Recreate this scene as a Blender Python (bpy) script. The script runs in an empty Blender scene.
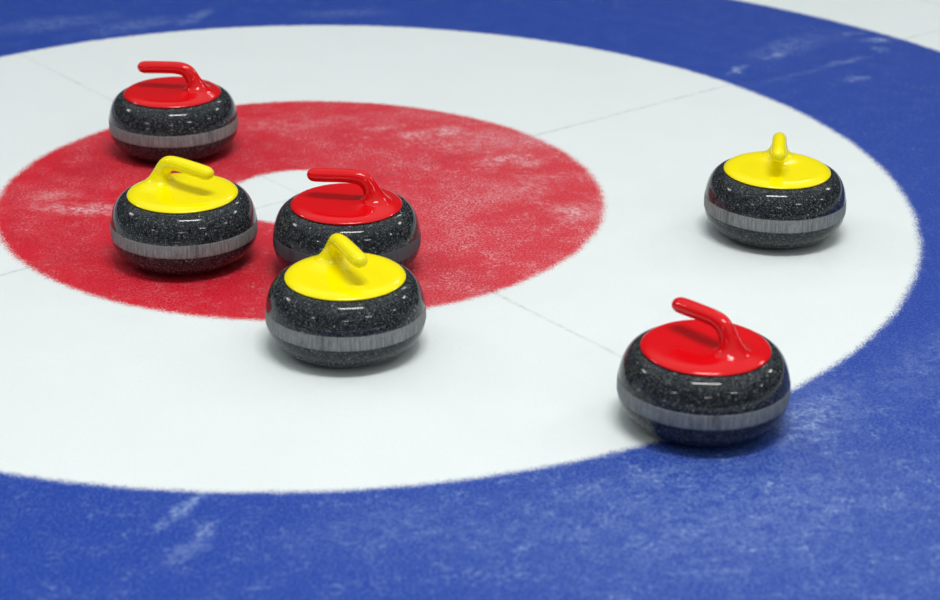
import bpy, bmesh, math, random
from mathutils import Matrix, Vector

SC = bpy.context.scene
COL = SC.collection

# ------------------------------------------------------------------ camera
cam_d = bpy.data.cameras.new('camera')
cam = bpy.data.objects.new('camera', cam_d)
COL.objects.link(cam)
cR = Vector((0.99652346, -0.08270948, 0.01000676))
cU = Vector((0.02427132, 0.40311455, 0.91482761))
cF = Vector((0.07969878, 0.9114043, -0.40372058))
M = Matrix((cR, cU, -cF)).transposed().to_4x4()
M.translation = Vector((0.0, -3.89933568, 1.4896705))
cam.matrix_world = M
cam_d.sensor_width = 36.0
cam_d.lens = 78.9887
cam_d.clip_end = 200
cam_d.dof.use_dof = True
cam_d.dof.focus_distance = 3.75
cam_d.dof.aperture_fstop = 3.4
SC.camera = cam

# ------------------------------------------------------------------ world, lamps, exposure
SC.view_settings.view_transform = 'Standard'
SC.view_settings.look = 'None'
SC.view_settings.gamma = 1.0
SC.view_settings.exposure = 0.02
SC.view_settings.use_curve_mapping = False

world = bpy.data.worlds.new('arena_light')
SC.world = world
world.use_nodes = True
bg = world.node_tree.nodes['Background']
bg.inputs['Strength'].default_value = 1.0
# dim stands around the rink, bright white roof above
wt = world.node_tree
w_co = wt.nodes.new('ShaderNodeTexCoord')
w_sep = wt.nodes.new('ShaderNodeSeparateXYZ')
w_ramp = wt.nodes.new('ShaderNodeValToRGB')
wt.links.new(w_co.outputs['Generated'], w_sep.inputs[0])
wt.links.new(w_sep.outputs[2], w_ramp.inputs[0])
wt.links.new(w_ramp.outputs[0], bg.inputs['Color'])
w_ramp.color_ramp.interpolation = 'EASE'
els = w_ramp.color_ramp.elements
els[0].position = 0.0
els[0].color = (0.05, 0.055, 0.06, 1)
els[1].position = 1.0
els[1].color = (0.64, 0.69, 0.705, 1)
e2 = els.new(0.42)
e2.color = (0.06, 0.065, 0.07, 1)
e3 = els.new(0.75)
e3.color = (0.63, 0.675, 0.685, 1)


def ceiling_lamp(x, y, z, sx, sy, watts, rot=0.0, col=(1.0, 0.98, 0.94)):
    ld = bpy.data.lights.new('ceiling_lamp', 'AREA')
    ld.shape = 'RECTANGLE'
    ld.size = sx
    ld.size_y = sy
    ld.energy = watts
    ld.color = col
    o = bpy.data.objects.new('ceiling_lamp', ld)
    COL.objects.link(o)
    o.location = (x, y, z)
    o.rotation_euler = (0, 0, rot)
    return o


ceiling_lamp(0.6, -2.1, 6, 2.6, 0.75, 235)
ceiling_lamp(6.4, -10.0, 6, 2.4, 0.5, 150)
ceiling_lamp(-0.6, -16.2, 6, 2.4, 0.6, 150)
ceiling_lamp(9.2, 3.6, 6, 2.4, 1.2, 150)
ceiling_lamp(-8.2, 3.4, 6, 2.4, 1.6, 150)
ceiling_lamp(-12.6, -11.0, 6, 2.4, 0.8, 150)
ceiling_lamp(15.5, -4.2, 6, 2.4, 0.8, 150)
ceiling_lamp(3.6, 8.0, 6, 1.6, 0.5, 40)

# ------------------------------------------------------------------ node helpers


class NT:
    def __init__(self, name):
        self.m = bpy.data.materials.new(name)
        self.m.use_nodes = True
        self.t = self.m.node_tree
        self.b = self.t.nodes['Principled BSDF']

    def n(self, typ, **kw):
        nd = self.t.nodes.new(typ)
        for k, v in kw.items():
            setattr(nd, k, v)
        return nd

    def link(self, a, b):
        self.t.links.new(a, b)

    def put(self, sock, v):
        if isinstance(v, bpy.types.NodeSocket):
            self.link(v, sock)
        else:
            sock.default_value = v

    def math(self, op, a, b=None, c=None, clamp=False):
        nd = self.n('ShaderNodeMath', operation=op, use_clamp=clamp)
        self.put(nd.inputs[0], a)
        if b is not None:
            self.put(nd.inputs[1], b)
        if c is not None:
            self.put(nd.inputs[2], c)
        return nd.outputs[0]

    def maprange(self, v, a, b, c=0.0, d=1.0, smooth=True):
        nd = self.n('ShaderNodeMapRange', interpolation_type='SMOOTHSTEP' if smooth else 'LINEAR')
        self.put(nd.inputs['Value'], v)
        nd.inputs['From Min'].default_value = a
        nd.inputs['From Max'].default_value = b
        nd.inputs['To Min'].default_value = c
        nd.inputs['To Max'].default_value = d
        return nd.outputs['Result']

    def noise(self, vec, scale, detail=2.0, rough=0.5, dist=0.0):
        nd = self.n('ShaderNodeTexNoise')
        self.link(vec, nd.inputs['Vector'])
        nd.inputs['Scale'].default_value = scale
        nd.inputs['Detail'].default_value = detail
        nd.inputs['Roughness'].default_value = rough
        nd.inputs['Distortion'].default_value = dist
        return nd.outputs['Fac']

    def mapping(self, vec, loc=(0, 0, 0), rot=(0, 0, 0), scale=(1, 1, 1), typ='POINT'):
        nd = self.n('ShaderNodeMapping', vector_type=typ)
        self.link(vec, nd.inputs['Vector'])
        nd.inputs['Location'].default_value = loc
        nd.inputs['Rotation'].default_value = rot
        nd.inputs['Scale'].default_value = scale
        return nd.outputs[0]

    def length(self, vec):
        nd = self.n('ShaderNodeVectorMath', operation='LENGTH')
        self.link(vec, nd.inputs[0])
        return nd.outputs['Value']

    def mix(self, f, a, b):
        nd = self.n('ShaderNodeMix', data_type='RGBA')
        self.put(nd.inputs[0], f)
        for s, v in ((nd.inputs[6], a), (nd.inputs[7], b)):
            if isinstance(v, bpy.types.NodeSocket):
                self.link(v, s)
            else:
                s.default_value = (*v, 1) if len(v) == 3 else v
        return nd.outputs[2]

    def obj(self):
        return self.n('ShaderNodeTexCoord').outputs['Object']


def srgb(r, g, b):
    def f(c):
        c /= 255.0
        return c / 12.92 if c <= 0.04045 else ((c + 0.055) / 1.055) ** 2.4
    return (f(r), f(g), f(b))


# ------------------------------------------------------------------ ice
LINE = math.radians(33.9)
ICE_W = (0.80, 0.855, 0.86)
ICE_R = (0.62, 0.002, 0.020)
ICE_B = (0.003, 0.042, 0.34)


def ice_material():
    k = NT('painted_ice')
    co = k.obj()
    sep = k.n('ShaderNodeSeparateXYZ')
    k.link(co, sep.inputs[0])
    flat = k.n('ShaderNodeCombineXYZ')
    k.link(sep.outputs[0], flat.inputs[0])
    k.link(sep.outputs[1], flat.inputs[1])
    v = flat.outputs[0]
    r = k.length(v)
    # ragged frosted edges of the paint
    nf = k.math('SUBTRACT', k.noise(v, 300, 2), 0.5)
    nm = k.math('SUBTRACT', k.noise(v, 60, 2), 0.5)
    nl = k.math('SUBTRACT', k.noise(v, 9, 2), 0.5)
    rr = k.math('MULTIPLY_ADD', nf, 0.036, r)
    rr = k.math('MULTIPLY_ADD', nm, 0.012, rr)
    rr = k.math('MULTIPLY_ADD', nl, 0.008, rr)
    e = 0.0095
    in_button = k.maprange(rr, 0.152 - e, 0.152 + e, 1, 0)
    in_red = k.maprange(rr, 0.607 - e, 0.607 + e, 1, 0)
    in_white = k.maprange(rr, 1.220 - e, 1.220 + e, 1, 0)
    in_blue = k.maprange(rr, 1.830 - e, 1.830 + e, 1, 0)
    red = k.math('SUBTRACT', in_red, in_button, clamp=True)
    blue = k.math('SUBTRACT', in_blue, in_white, clamp=True)

    # frost: fine pebble grain, thicker where the large clouds are
    grain = k.maprange(k.noise(v, 230, 3, 0.7), 0.44, 0.66)
    grain2 = k.maprange(k.noise(v, 90, 4, 0.7), 0.45, 0.72)
    cloud = k.maprange(k.noise(v, 4.5, 4, 0.6), 0.40, 0.68)
    cloud2 = k.maprange(k.noise(v, 18, 4, 0.6), 0.42, 0.70)

    # single frosted patches: x, y, half length, half width, direction, strength
    patches = [
        (0.248, 0.360, .045, .030, 0.3, .55), (0.180, 0.410, .035, .022, 0.3, .35), (0.324, 0.376, .040, .045, 0.6, .50),
        (0.418, 0.191, .055, .025, 0.4, .55), (0.479, 0.163, .040, .022, 0.4, .40), (0.534, -0.118, .045, .045, 0.8, .50),
        (-0.43, -0.045, .10, .030, -0.15, .60), (0.45, 0.02, .10, .05, 0.7, .22), (-0.50, 0.03, .05, .03, 0.2, .35),
        (-0.19, 0.055, .06, .03, 0.1, .45), (0.40, 0.30, .16, .06, 0.0, .25), (-0.02, 0.45, .20, .05, 0.1, .18),
        (1.048, 0.790, .045, .014, 0.9, .75), (1.167, 0.906, .055, .016, 0.7, .65), (1.321, 0.841, .070, .014, 0.55, .50),
        (1.323, 0.705, .030, .018, 0.5, .60), (1.461, 1.020, .045, .016, 0.1, .75), (1.440, 0.943, .022, .022, 0.5, .55),
        (1.395, 1.075, .040, .016, 0.2, .45), (1.18, 0.745, .16, .012, 0.59, .18), (1.22, 0.98, .16, .05, 0.7, .25),
        (-0.263, 1.311, .090, .024, 1.1, .38), (-0.412, 1.245, .13, .05, 0.5, .30), (-0.62, 1.27, .16, .06, 0.4, .25),
        (0.12, 1.33, .12, .04, 0.1, .22),
        (-0.181, -1.250, .050, .012, 1.05, .75), (-0.205, -1.293, .022, .014, 1.05, .60), (-0.151, -1.325, .028, .012, 0.9, .65),
        (-0.169, -1.371, .050, .020, 0.9, .30), (0.12, -1.33, .16, .07, 0.3, .16), (0.62, -1.32, .34, .17, 0.3, .22),
        (0.80, -1.03, .13, .06, 0.9, .50), (0.30, -1.36, .20, .10, 0.1, .14), (0.49, -1.22, .16, .035, 0.35, .28),
        (0.85, -1.45, .25, .15, 0.3, .08), (1.02, -0.86, .16, .06, 0.95, .18),
    ]
    pv = v
    # wobble the patch outlines
    wob = k.n('ShaderNodeTexNoise')
    k.link(v, wob.inputs['Vector'])
    wob.inputs['Scale'].default_value = 26
    wob.inputs['Detail'].default_value = 4
    off = k.n('ShaderNodeVectorMath', operation='MULTIPLY_ADD')
    k.link(wob.outputs['Color'], off.inputs[0])
    off.inputs[1].default_value = (0.05, 0.05, 0.0)
    off.inputs[2].default_value = (-0.025, -0.025, 0.0)
    add = k.n('ShaderNodeVectorMath', operation='ADD')
    k.link(v, add.inputs[0])
    k.link(off.outputs[0], add.inputs[1])
    pv = add.outputs[0]
    acc = None
    for (x, y, a, b, d, s) in patches:
        q = k.mapping(pv, (x, y, 0), (0, 0, d), (a, b, 1), 'TEXTURE')
        m = k.maprange(k.length(q), 0.0, 1.6, s * 0.72, 0.0)
        acc = m if acc is None else k.math('MAXIMUM', acc, m)
    acc_g = k.math('MULTIPLY', acc, k.math('MULTIPLY', k.maprange(k.noise(v, 130, 3, 0.7), 0.36, 0.60, 0.2, 1.25), k.maprange(k.noise(v, 42, 4, 0.65), 0.38, 0.58, 0.25, 1.2)))

    # red frost
    fr = k.math('MULTIPLY_ADD', grain, k.math('MULTIPLY_ADD', cloud, 0.30, 0.12), 0.0)
    fr = k.math('MULTIPLY_ADD', k.math('MULTIPLY', cloud2, grain2), 0.34, fr)
    # frost lies thicker towards the tee's far right side of the house
    gx = k.maprange(sep.outputs[0], -0.30, 0.40, 0.0, 1.0)
    fr = k.math('MULTIPLY', fr, k.math('MULTIPLY_ADD', gx, 0.55, 0.55))
    fr = k.math('ADD', fr, k.math('MULTIPLY', gx, 0.03))
    fr = k.math('ADD', fr, acc_g, clamp=True)
    # blue frost
    near = k.maprange(sep.outputs[1], -1.25, -0.6, 1.0, 0.0)
    nr = k.math('MULTIPLY', near, k.maprange(sep.outputs[0], -0.5, 0.5, 0.25, 1.0))
    fb = k.math('MULTIPLY_ADD', grain, k.math('MULTIPLY_ADD', nr, 0.12, 0.15), 0.0)
    fb = k.math('MULTIPLY_ADD', k.math('MULTIPLY', cloud2, grain2), k.math('MULTIPLY_ADD', nr, 0.42, 0.20), fb)
    fb = k.math('ADD', fb, k.math('MULTIPLY', nr, 0.01))
    fb = k.math('ADD', fb, acc_g, clamp=True)

    white = k.mix(k.maprange(k.noise(v, 160, 3, 0.7), 0.35, 0.7), ICE_W, tuple(c * 0.965 for c in ICE_W))
    white = k.mix(k.maprange(k.noise(v, 5, 3, 0.6), 0.4, 0.7, 0, .6), white, tuple(c * 0.96 for c in ICE_W))
    red_c = k.mix(fr, ICE_R, (0.80, 0.66, 0.70))
    blue_c = k.mix(fb, ICE_B, (0.34, 0.47, 0.72))
    c = k.mix(red, white, red_c)
    c = k.mix(blue, c, blue_c)

    # scribed tee line, centre line and back line under the ice
    def line(normal_angle, dist, half, strength, seed):
        q = k.mapping(v, (seed, 0, 0), (0, 0, -normal_angle), (1, 1, 1))
        s = k.n('ShaderNodeSeparateXYZ')
        k.link(q, s.inputs[0])
        wv = k.math('SUBTRACT', k.noise(q, 14, 3, 0.6), 0.5)
        d = k.math('MULTIPLY_ADD', wv, 0.008, s.outputs[0])
        d = k.math('ABSOLUTE', k.math('SUBTRACT', d, dist + seed))
        m = k.maprange(d, 0.0, half * 1.7, 1, 0)
        brk = k.maprange(k.noise(v, 55, 4, 0.7), 0.38, 0.60, 0.25, 1.0)
        brk2 = k.maprange(k.noise(q, 5, 2), 0.35, 0.6, 0.45, 1.0)
        return k.math('MULTIPLY', k.math('MULTIPLY', m, brk), k.math('MULTIPLY', brk2, strength))
    la = line(LINE + math.pi / 2, 0.0, 0.0050, 0.27, 0.0)
    lb = line(LINE, 0.0, 0.0044, 0.22, 0.0)
    lc = line(LINE, 2.157, 0.0050, 0.22, 0.0)
    ln = k.math('MAXIMUM', la, k.math('MAXIMUM', lb, lc))
    c = k.mix(ln, c, (0.03, 0.035, 0.05))
    k.link(c, k.b.inputs['Base Color'])
    k.b.inputs['Roughness'].default_value = 0.42
    k.b.inputs['IOR'].default_value = 1.31
    # light spreads a little inside the translucent ice
    k.b.inputs['Subsurface Weight'].default_value = 0.45
    k.b.inputs['Subsurface Radius'].default_value = (1.0, 1.0, 1.0)
    k.b.inputs['Subsurface Scale'].default_value = 0.014
    # pebbled surface
    bmp = k.n('ShaderNodeBump')
    bmp.inputs['Strength'].default_value = 0.35
    bmp.inputs['Distance'].default_value = 0.0012
    k.link(k.noise(v, 170, 3, 0.6), bmp.inputs['Height'])
    k.link(bmp.outputs[0], k.b.inputs['Normal'])
    return k.m


def granite_material(name, seed):
    k = NT(name)
    co = k.mapping(k.obj(), (seed, seed * 0.7, seed * 1.3))
    base = k.mix(k.maprange(k.noise(co, 150, 4, 0.75), 0.36, 0.64), srgb(20, 23, 28), srgb(46, 50, 55))
    # light crystals
    vo = k.n('ShaderNodeTexVoronoi')
    k.link(co, vo.inputs['Vector'])
    vo.inputs['Scale'].default_value = 520
    vo.inputs['Randomness'].default_value = 1.0
    sc = k.n('ShaderNodeSeparateColor')
    k.link(vo.outputs['Color'], sc.inputs[0])
    spk = k.maprange(sc.outputs[0], 0.62, 0.98, 0, 1, False)
    shp = k.maprange(vo.outputs['Distance'], 0.30, 0.60, 1, 0)
    spk = k.math('MULTIPLY', spk, shp)
    c = k.mix(k.math('MULTIPLY', spk, 0.62), base, srgb(140, 148, 146))
    vo2 = k.n('ShaderNodeTexVoronoi')
    k.link(co, vo2.inputs['Vector'])
    vo2.inputs['Scale'].default_value = 190
    sc2 = k.n('ShaderNodeSeparateColor')
    k.link(vo2.outputs['Color'], sc2.inputs[0])
    big = k.math('MULTIPLY', k.maprange(sc2.outputs[1], 0.90, 0.97), k.maprange(vo2.outputs['Distance'], 0.15, 0.45, 1, 0))
    c = k.mix(k.math('MULTIPLY', big, 0.5), c, srgb(165, 172, 165))
    k.link(c, k.b.inputs['Base Color'])
    k.b.inputs['Roughness'].default_value = 0.09
    k.b.inputs['IOR'].default_value = 1.36
    return k.m


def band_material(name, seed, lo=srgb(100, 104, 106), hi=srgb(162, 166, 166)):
    k = NT(name)
    co = k.obj()
    sep = k.n('ShaderNodeSeparateXYZ')
    k.link(co, sep.inputs[0])
    ang = k.math('ARCTAN2', sep.outputs[1], sep.outputs[0])
    cv = k.n('ShaderNodeCombineXYZ')
    k.link(ang, cv.inputs[0])
    k.link(k.math('MULTIPLY', sep.outputs[2], 0.7), cv.inputs[1])
    cv.inputs[2].default_value = seed
    streak = k.maprange(k.noise(cv.outputs[0], 38, 4, 0.75), 0.30, 0.72)
    fine = k.maprange(k.noise(co, 420, 3, 0.7), 0.3, 0.7)
    c = k.mix(streak, lo, hi)
    c = k.mix(k.math('MULTIPLY', fine, 0.45), c, srgb(80, 84, 88))
    # dark chips knocked into the band
    chip = k.maprange(k.noise(cv.outputs[0], 3.4, 3, 0.6), 0.60, 0.66)
    c = k.mix(k.math('MULTIPLY', chip, 0.45), c, srgb(42, 46, 52))
    # the rough grinding runs out raggedly into the polish at both edges
    zz = sep.outputs[2]
    d = k.math('MINIMUM', k.math('SUBTRACT', zz, 0.0510), k.math('SUBTRACT', 0.0785, zz))
    d = k.math('MULTIPLY_ADD', k.math('SUBTRACT', k.noise(co, 240, 3, 0.7), 0.5), 0.006, d)
    c = k.mix(k.maprange(d, 0.0, 0.0026, 0.85, 0.0), c, srgb(42, 46, 51))
    k.link(c, k.b.inputs['Base Color'])
    k.b.inputs['Roughness'].default_value = 0.60
    k.b.inputs['IOR'].default_value = 1.4
    bmp = k.n('ShaderNodeBump')
    bmp.inputs['Strength'].default_value = 0.3
    bmp.inputs['Distance'].default_value = 0.0006
    k.link(fine, bmp.inputs['Height'])
    k.link(bmp.outputs[0], k.b.inputs['Normal'])
    return k.m


def plastic_material(name, col):
    k = NT(name)
    k.b.inputs['Base Color'].default_value = (*col, 1)
    k.b.inputs['Roughness'].default_value = 0.13
    k.b.inputs['IOR'].default_value = 1.42
    bmp = k.n('ShaderNodeBump')
    bmp.inputs['Strength'].default_value = 0.06
    bmp.inputs['Distance'].default_value = 0.0010
    k.link(k.noise(k.obj(), 45, 2, 0.5), bmp.inputs['Height'])
    k.link(bmp.outputs[0], k.b.inputs['Normal'])
    return k.m


# ------------------------------------------------------------------ mesh helpers
def mesh_obj(name, bm, mat, parent=None):
    bmesh.ops.recalc_face_normals(bm, faces=bm.faces)
    me = bpy.data.meshes.new(name)
    bm.to_mesh(me)
    bm.free()
    for p in me.polygons:
        p.use_smooth = True
    me.materials.append(mat)
    o = bpy.data.objects.new(name, me)
    COL.objects.link(o)
    o.parent = parent
    return o


def lathe(profile, seg=96, closed=False):
    bm = bmesh.new()
    rows = []
    for (r, z) in profile:
        if r < 1e-6:
            rows.append([bm.verts.new((0, 0, z))])
        else:
            rows.append([bm.verts.new((r * math.cos(2 * math.pi * i / seg), r * math.sin(2 * math.pi * i / seg), z)) for i in range(seg)])
    pairs = list(zip(rows, rows[1:]))
    if closed:
        pairs.append((rows[-1], rows[0]))
    for a, b in pairs:
        for i in range(seg):
            j = (i + 1) % seg
            if len(a) == 1:
                bm.faces.new((a[0], b[j], b[i]))
            elif len(b) == 1:
                bm.faces.new((a[i], a[j], b[0]))
            else:
                bm.faces.new((a[i], a[j], b[j], b[i]))
    return bm


# ------------------------------------------------------------------ the ice sheet
bm = bmesh.new()
bmesh.ops.create_cube(bm, size=1.0)
bmesh.ops.scale(bm, vec=(14, 14, 0.06), verts=bm.verts)
bmesh.ops.translate(bm, vec=(0, 0, -0.03), verts=bm.verts)
ice = mesh_obj('floor', bm, ice_material())
for p in ice.data.polygons:
    p.use_smooth = False
ice['kind'] = 'structure'
ice['label'] = 'pebbled ice sheet painted with a red and blue curling house'

# ------------------------------------------------------------------ curling stones
R_MAX, R_TOP, Z_TOP, Z_BELLY = 0.1353, 0.1000, 0.1262, 0.0600
BAND_LO, BAND_HI = 0.0510, 0.0785


def body_r(z):
    """radius of the stone's outside at height z"""
    if z <= Z_BELLY:
        n = 2.3
        t = min(1.0, max(0.0, (Z_BELLY - z) / Z_BELLY))
        return 0.060 + (R_MAX - 0.060) * (1 - t ** n) ** (1 / n)
    n = 2.2
    t = min(1.0, (z - Z_BELLY) / (Z_TOP - Z_BELLY))
    return R_TOP + (R_MAX - R_TOP) * (1 - t ** n) ** (1 / n)


def body_profile():
    pr = [(0.0, 0.0075), (0.045, 0.0075), (0.056, 0.0055), (0.0605, 0.0008), (0.0635, 0.0)]
    n = 2.3
    for i in range(2, 25):
        a = math.pi / 2 * i / 24
        r = 0.060 + (R_MAX - 0.060) * math.sin(a) ** (2 / n)
        z = Z_BELLY - Z_BELLY * math.cos(a) ** (2 / n)
        if r > 0.066:
            pr.append((r, z))
    n = 2.2
    for i in range(1, 25):
        a = math.pi / 2 * i / 24
        pr.append((R_TOP + (R_MAX - R_TOP) * max(0, math.cos(a)) ** (2 / n), Z_BELLY + (Z_TOP - Z_BELLY) * math.sin(a) ** (2 / n)))
    pr += [(0.085, 0.1264), (0.0, 0.1264)]
    return pr


def band_profile():
    pr = []
    N = 14
    for i in range(N + 1):
        z = BAND_LO + (BAND_HI - BAND_LO) * i / N
        lift = 0.0005 if 0 < i < N else -0.0004
        pr.append((body_r(z) + lift, z))
    for i in range(N, -1, -1):
        z = BAND_LO + (BAND_HI - BAND_LO) * i / N
        pr.append((body_r(z) - 0.004, z))
    return pr


DISC_R, NECK_U = 0.1018, -0.056


def disc_z(u, y):
    """top of the handle cover: soft rounded rim, shallow dome, swelling up into the neck of the grip"""
    r = math.hypot(u, y)
    t = min(1.0, r / DISC_R)
    z = 0.1362 - 0.0008 * t * t
    if t > 0.77:
        q = (t - 0.77) / 0.23
        z -= 0.0066 * (1 - math.sqrt(max(0.0, 1 - (0.97 * q) ** 2.2))) / 0.75
    k = min(1.0, max(0.0, (1 - t) / 0.25))
    k = k * k * (3 - 2 * k)
    b = 0.0108 * math.exp(-((u - NECK_U) / 0.031) ** 2 - (y / 0.034) ** 2)
    return z + b * k


def disc_bm(seg=120):
    bm = bmesh.new()
    radii = [DISC_R * math.sin(math.pi / 2 * i / 34) for i in range(1, 35)]
    rows = []
    for r in radii:
        rows.append([bm.verts.new((r * math.cos(2 * math.pi * i / seg), r * math.sin(2 * math.pi * i / seg),
                                   disc_z(r * math.cos(2 * math.pi * i / seg), r * math.sin(2 * math.pi * i / seg)))) for i in range(seg)])
    for r, z in ((0.1018, 0.1278), (0.1010, 0.1268), (0.0985, 0.1264)):
        rows.append([bm.verts.new((r * math.cos(2 * math.pi * i / seg), r * math.sin(2 * math.pi * i / seg), z)) for i in range(seg)])
    c = bm.verts.new((0, 0, disc_z(0, 0)))
    for i in range(seg):
        bm.faces.new((c, rows[0][i], rows[0][(i + 1) % seg]))
    for a, b in zip(rows, rows[1:]):
        for i in range(seg):
            j = (i + 1) % seg
            bm.faces.new((a[i], b[i], b[j], a[j]))
    bm.faces.new(list(reversed(rows[-1])))
    return bm


def handle_bm(seg=20):
    """gooseneck grip: rings given by their top/outer and bottom/inner points in the handle's plane"""
    rings = [
        ((0.0732, 0.1826), (0.0732, 0.1770), 0.0031), ((0.0720, 0.1860), (0.0720, 0.1736), 0.0070), ((0.0680, 0.1902), (0.0680, 0.1693), 0.0119),
        ((0.061, 0.1927), (0.061, 0.1667), 0.0147), ((0.046, 0.1938), (0.046, 0.1676), 0.0149), ((0.022, 0.1952), (0.022, 0.1692), 0.0148),
        ((0.000, 0.1962), (0.001, 0.1704), 0.0144), ((-0.018, 0.1966), (-0.0135, 0.1703), 0.0140),
        ((-0.033, 0.1948), (-0.0225, 0.1682), 0.0137), ((-0.0445, 0.1892), (-0.0280, 0.1640), 0.0135),
        ((-0.0520, 0.1815), (-0.0310, 0.1595), 0.0137), ((-0.0583, 0.1725), (-0.0325, 0.1555), 0.0146),
        ((-0.0635, 0.1642), (-0.0330, 0.1527), 0.0160), ((-0.0685, 0.1572), (-0.0325, 0.1508), 0.0182),
        ((-0.0735, 0.0062), (-0.0315, 0.0036), 0.0215), ((-0.0790, 0.0022), (-0.0295, 0.0015), 0.0260),
        ((-0.0840, 0.0004), (-0.0265, 0.0003), 0.0310), ((-0.0880, -0.0008), (-0.0240, -0.0008), 0.0350),
    ]
    bm = bmesh.new()
    rows = []
    tip = bm.verts.new((0.0734, 0, 0.1798))
    for n, (T, B, w) in enumerate(rings):
        row = []
        for i in range(seg):
            a = 2 * math.pi * i / seg
            f = (1 + math.cos(a)) / 2
            u = B[0] + (T[0] - B[0]) * f
            z = B[1] + (T[1] - B[1]) * f
            y = w * math.sin(a)
            if n >= len(rings) - 4:
                z += disc_z(u, y)
            row.append(bm.verts.new((u, y, z)))
        rows.append(row)
    for i in range(seg):
        bm.faces.new((tip, rows[0][(i + 1) % seg], rows[0][i]))
    for a, b in zip(rows, rows[1:]):
        for i in range(seg):
            j = (i + 1) % seg
            bm.faces.new((a[i], a[j], b[j], b[i]))
    bm.faces.new(rows[-1])
    return bm


body_me = lathe(body_profile(), 128)
band_me = lathe(band_profile(), 128, closed=True)
disc_me = disc_bm()
grip_me = handle_bm()

RED = plastic_material('red_plastic', (0.72, 0.003, 0.007))
YEL = plastic_material('yellow_plastic', (0.98, 0.84, 0.0))
GRAN = granite_material('polished_granite', 0.0)
BAND = band_material('rough_striking_band', 0.0)


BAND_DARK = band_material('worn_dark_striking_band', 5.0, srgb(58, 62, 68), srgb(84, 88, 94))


def make_stone(plastic, band):
    e = bpy.data.objects.new('curling_stone', None)
    e.empty_display_size = 0.1
    COL.objects.link(e)
    mesh_obj('granite_body', body_me.copy(), GRAN, e)
    mesh_obj('striking_band', band_me.copy(), band, e)
    mesh_obj('handle_cover', disc_me.copy(), plastic, e)
    g = mesh_obj('grip', grip_me.copy(), plastic, e)
    s = g.modifiers.new('smooth', 'SUBSURF')
    s.levels = 2
    s.render_levels = 2
    return e


# x, y, grip direction (deg), colour, granite turn, label
STONES = [
    (-0.2683, 0.2914, 164, 'red', 'red-handled curling stone at the back left, on the far edge of the red ring'),
    (-0.2203, -0.3070, -38, 'yellow', 'yellow-handled curling stone on the red ring, left of the white button'),
    (0.0796, -0.3797, 163, 'red', 'red-handled curling stone half hidden behind a yellow one, beside the white button'),
    (0.0681, -0.7149, -68, 'yellow', 'yellow-handled curling stone on white ice in front of a red-handled one'),
    (0.9071, -0.2475, -103.7, 'yellow', 'yellow-handled curling stone alone on white ice at right, grip pointing at the viewer'),
    (0.6203, -1.0304, 124.5, 'red', 'red-handled curling stone nearest the viewer, on the white and blue ring edge'),
]
for (x, y, a, colr, label) in STONES:
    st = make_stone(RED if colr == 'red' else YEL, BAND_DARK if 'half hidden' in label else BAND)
    st.location = (x, y, 0.0)
    st.rotation_euler = (0, 0, math.radians(a))
    st['label'] = label
    st['category'] = 'curling stone'
    st['group'] = 'curling stones on the house'
for b in (body_me, band_me, disc_me, grip_me):
    b.free()
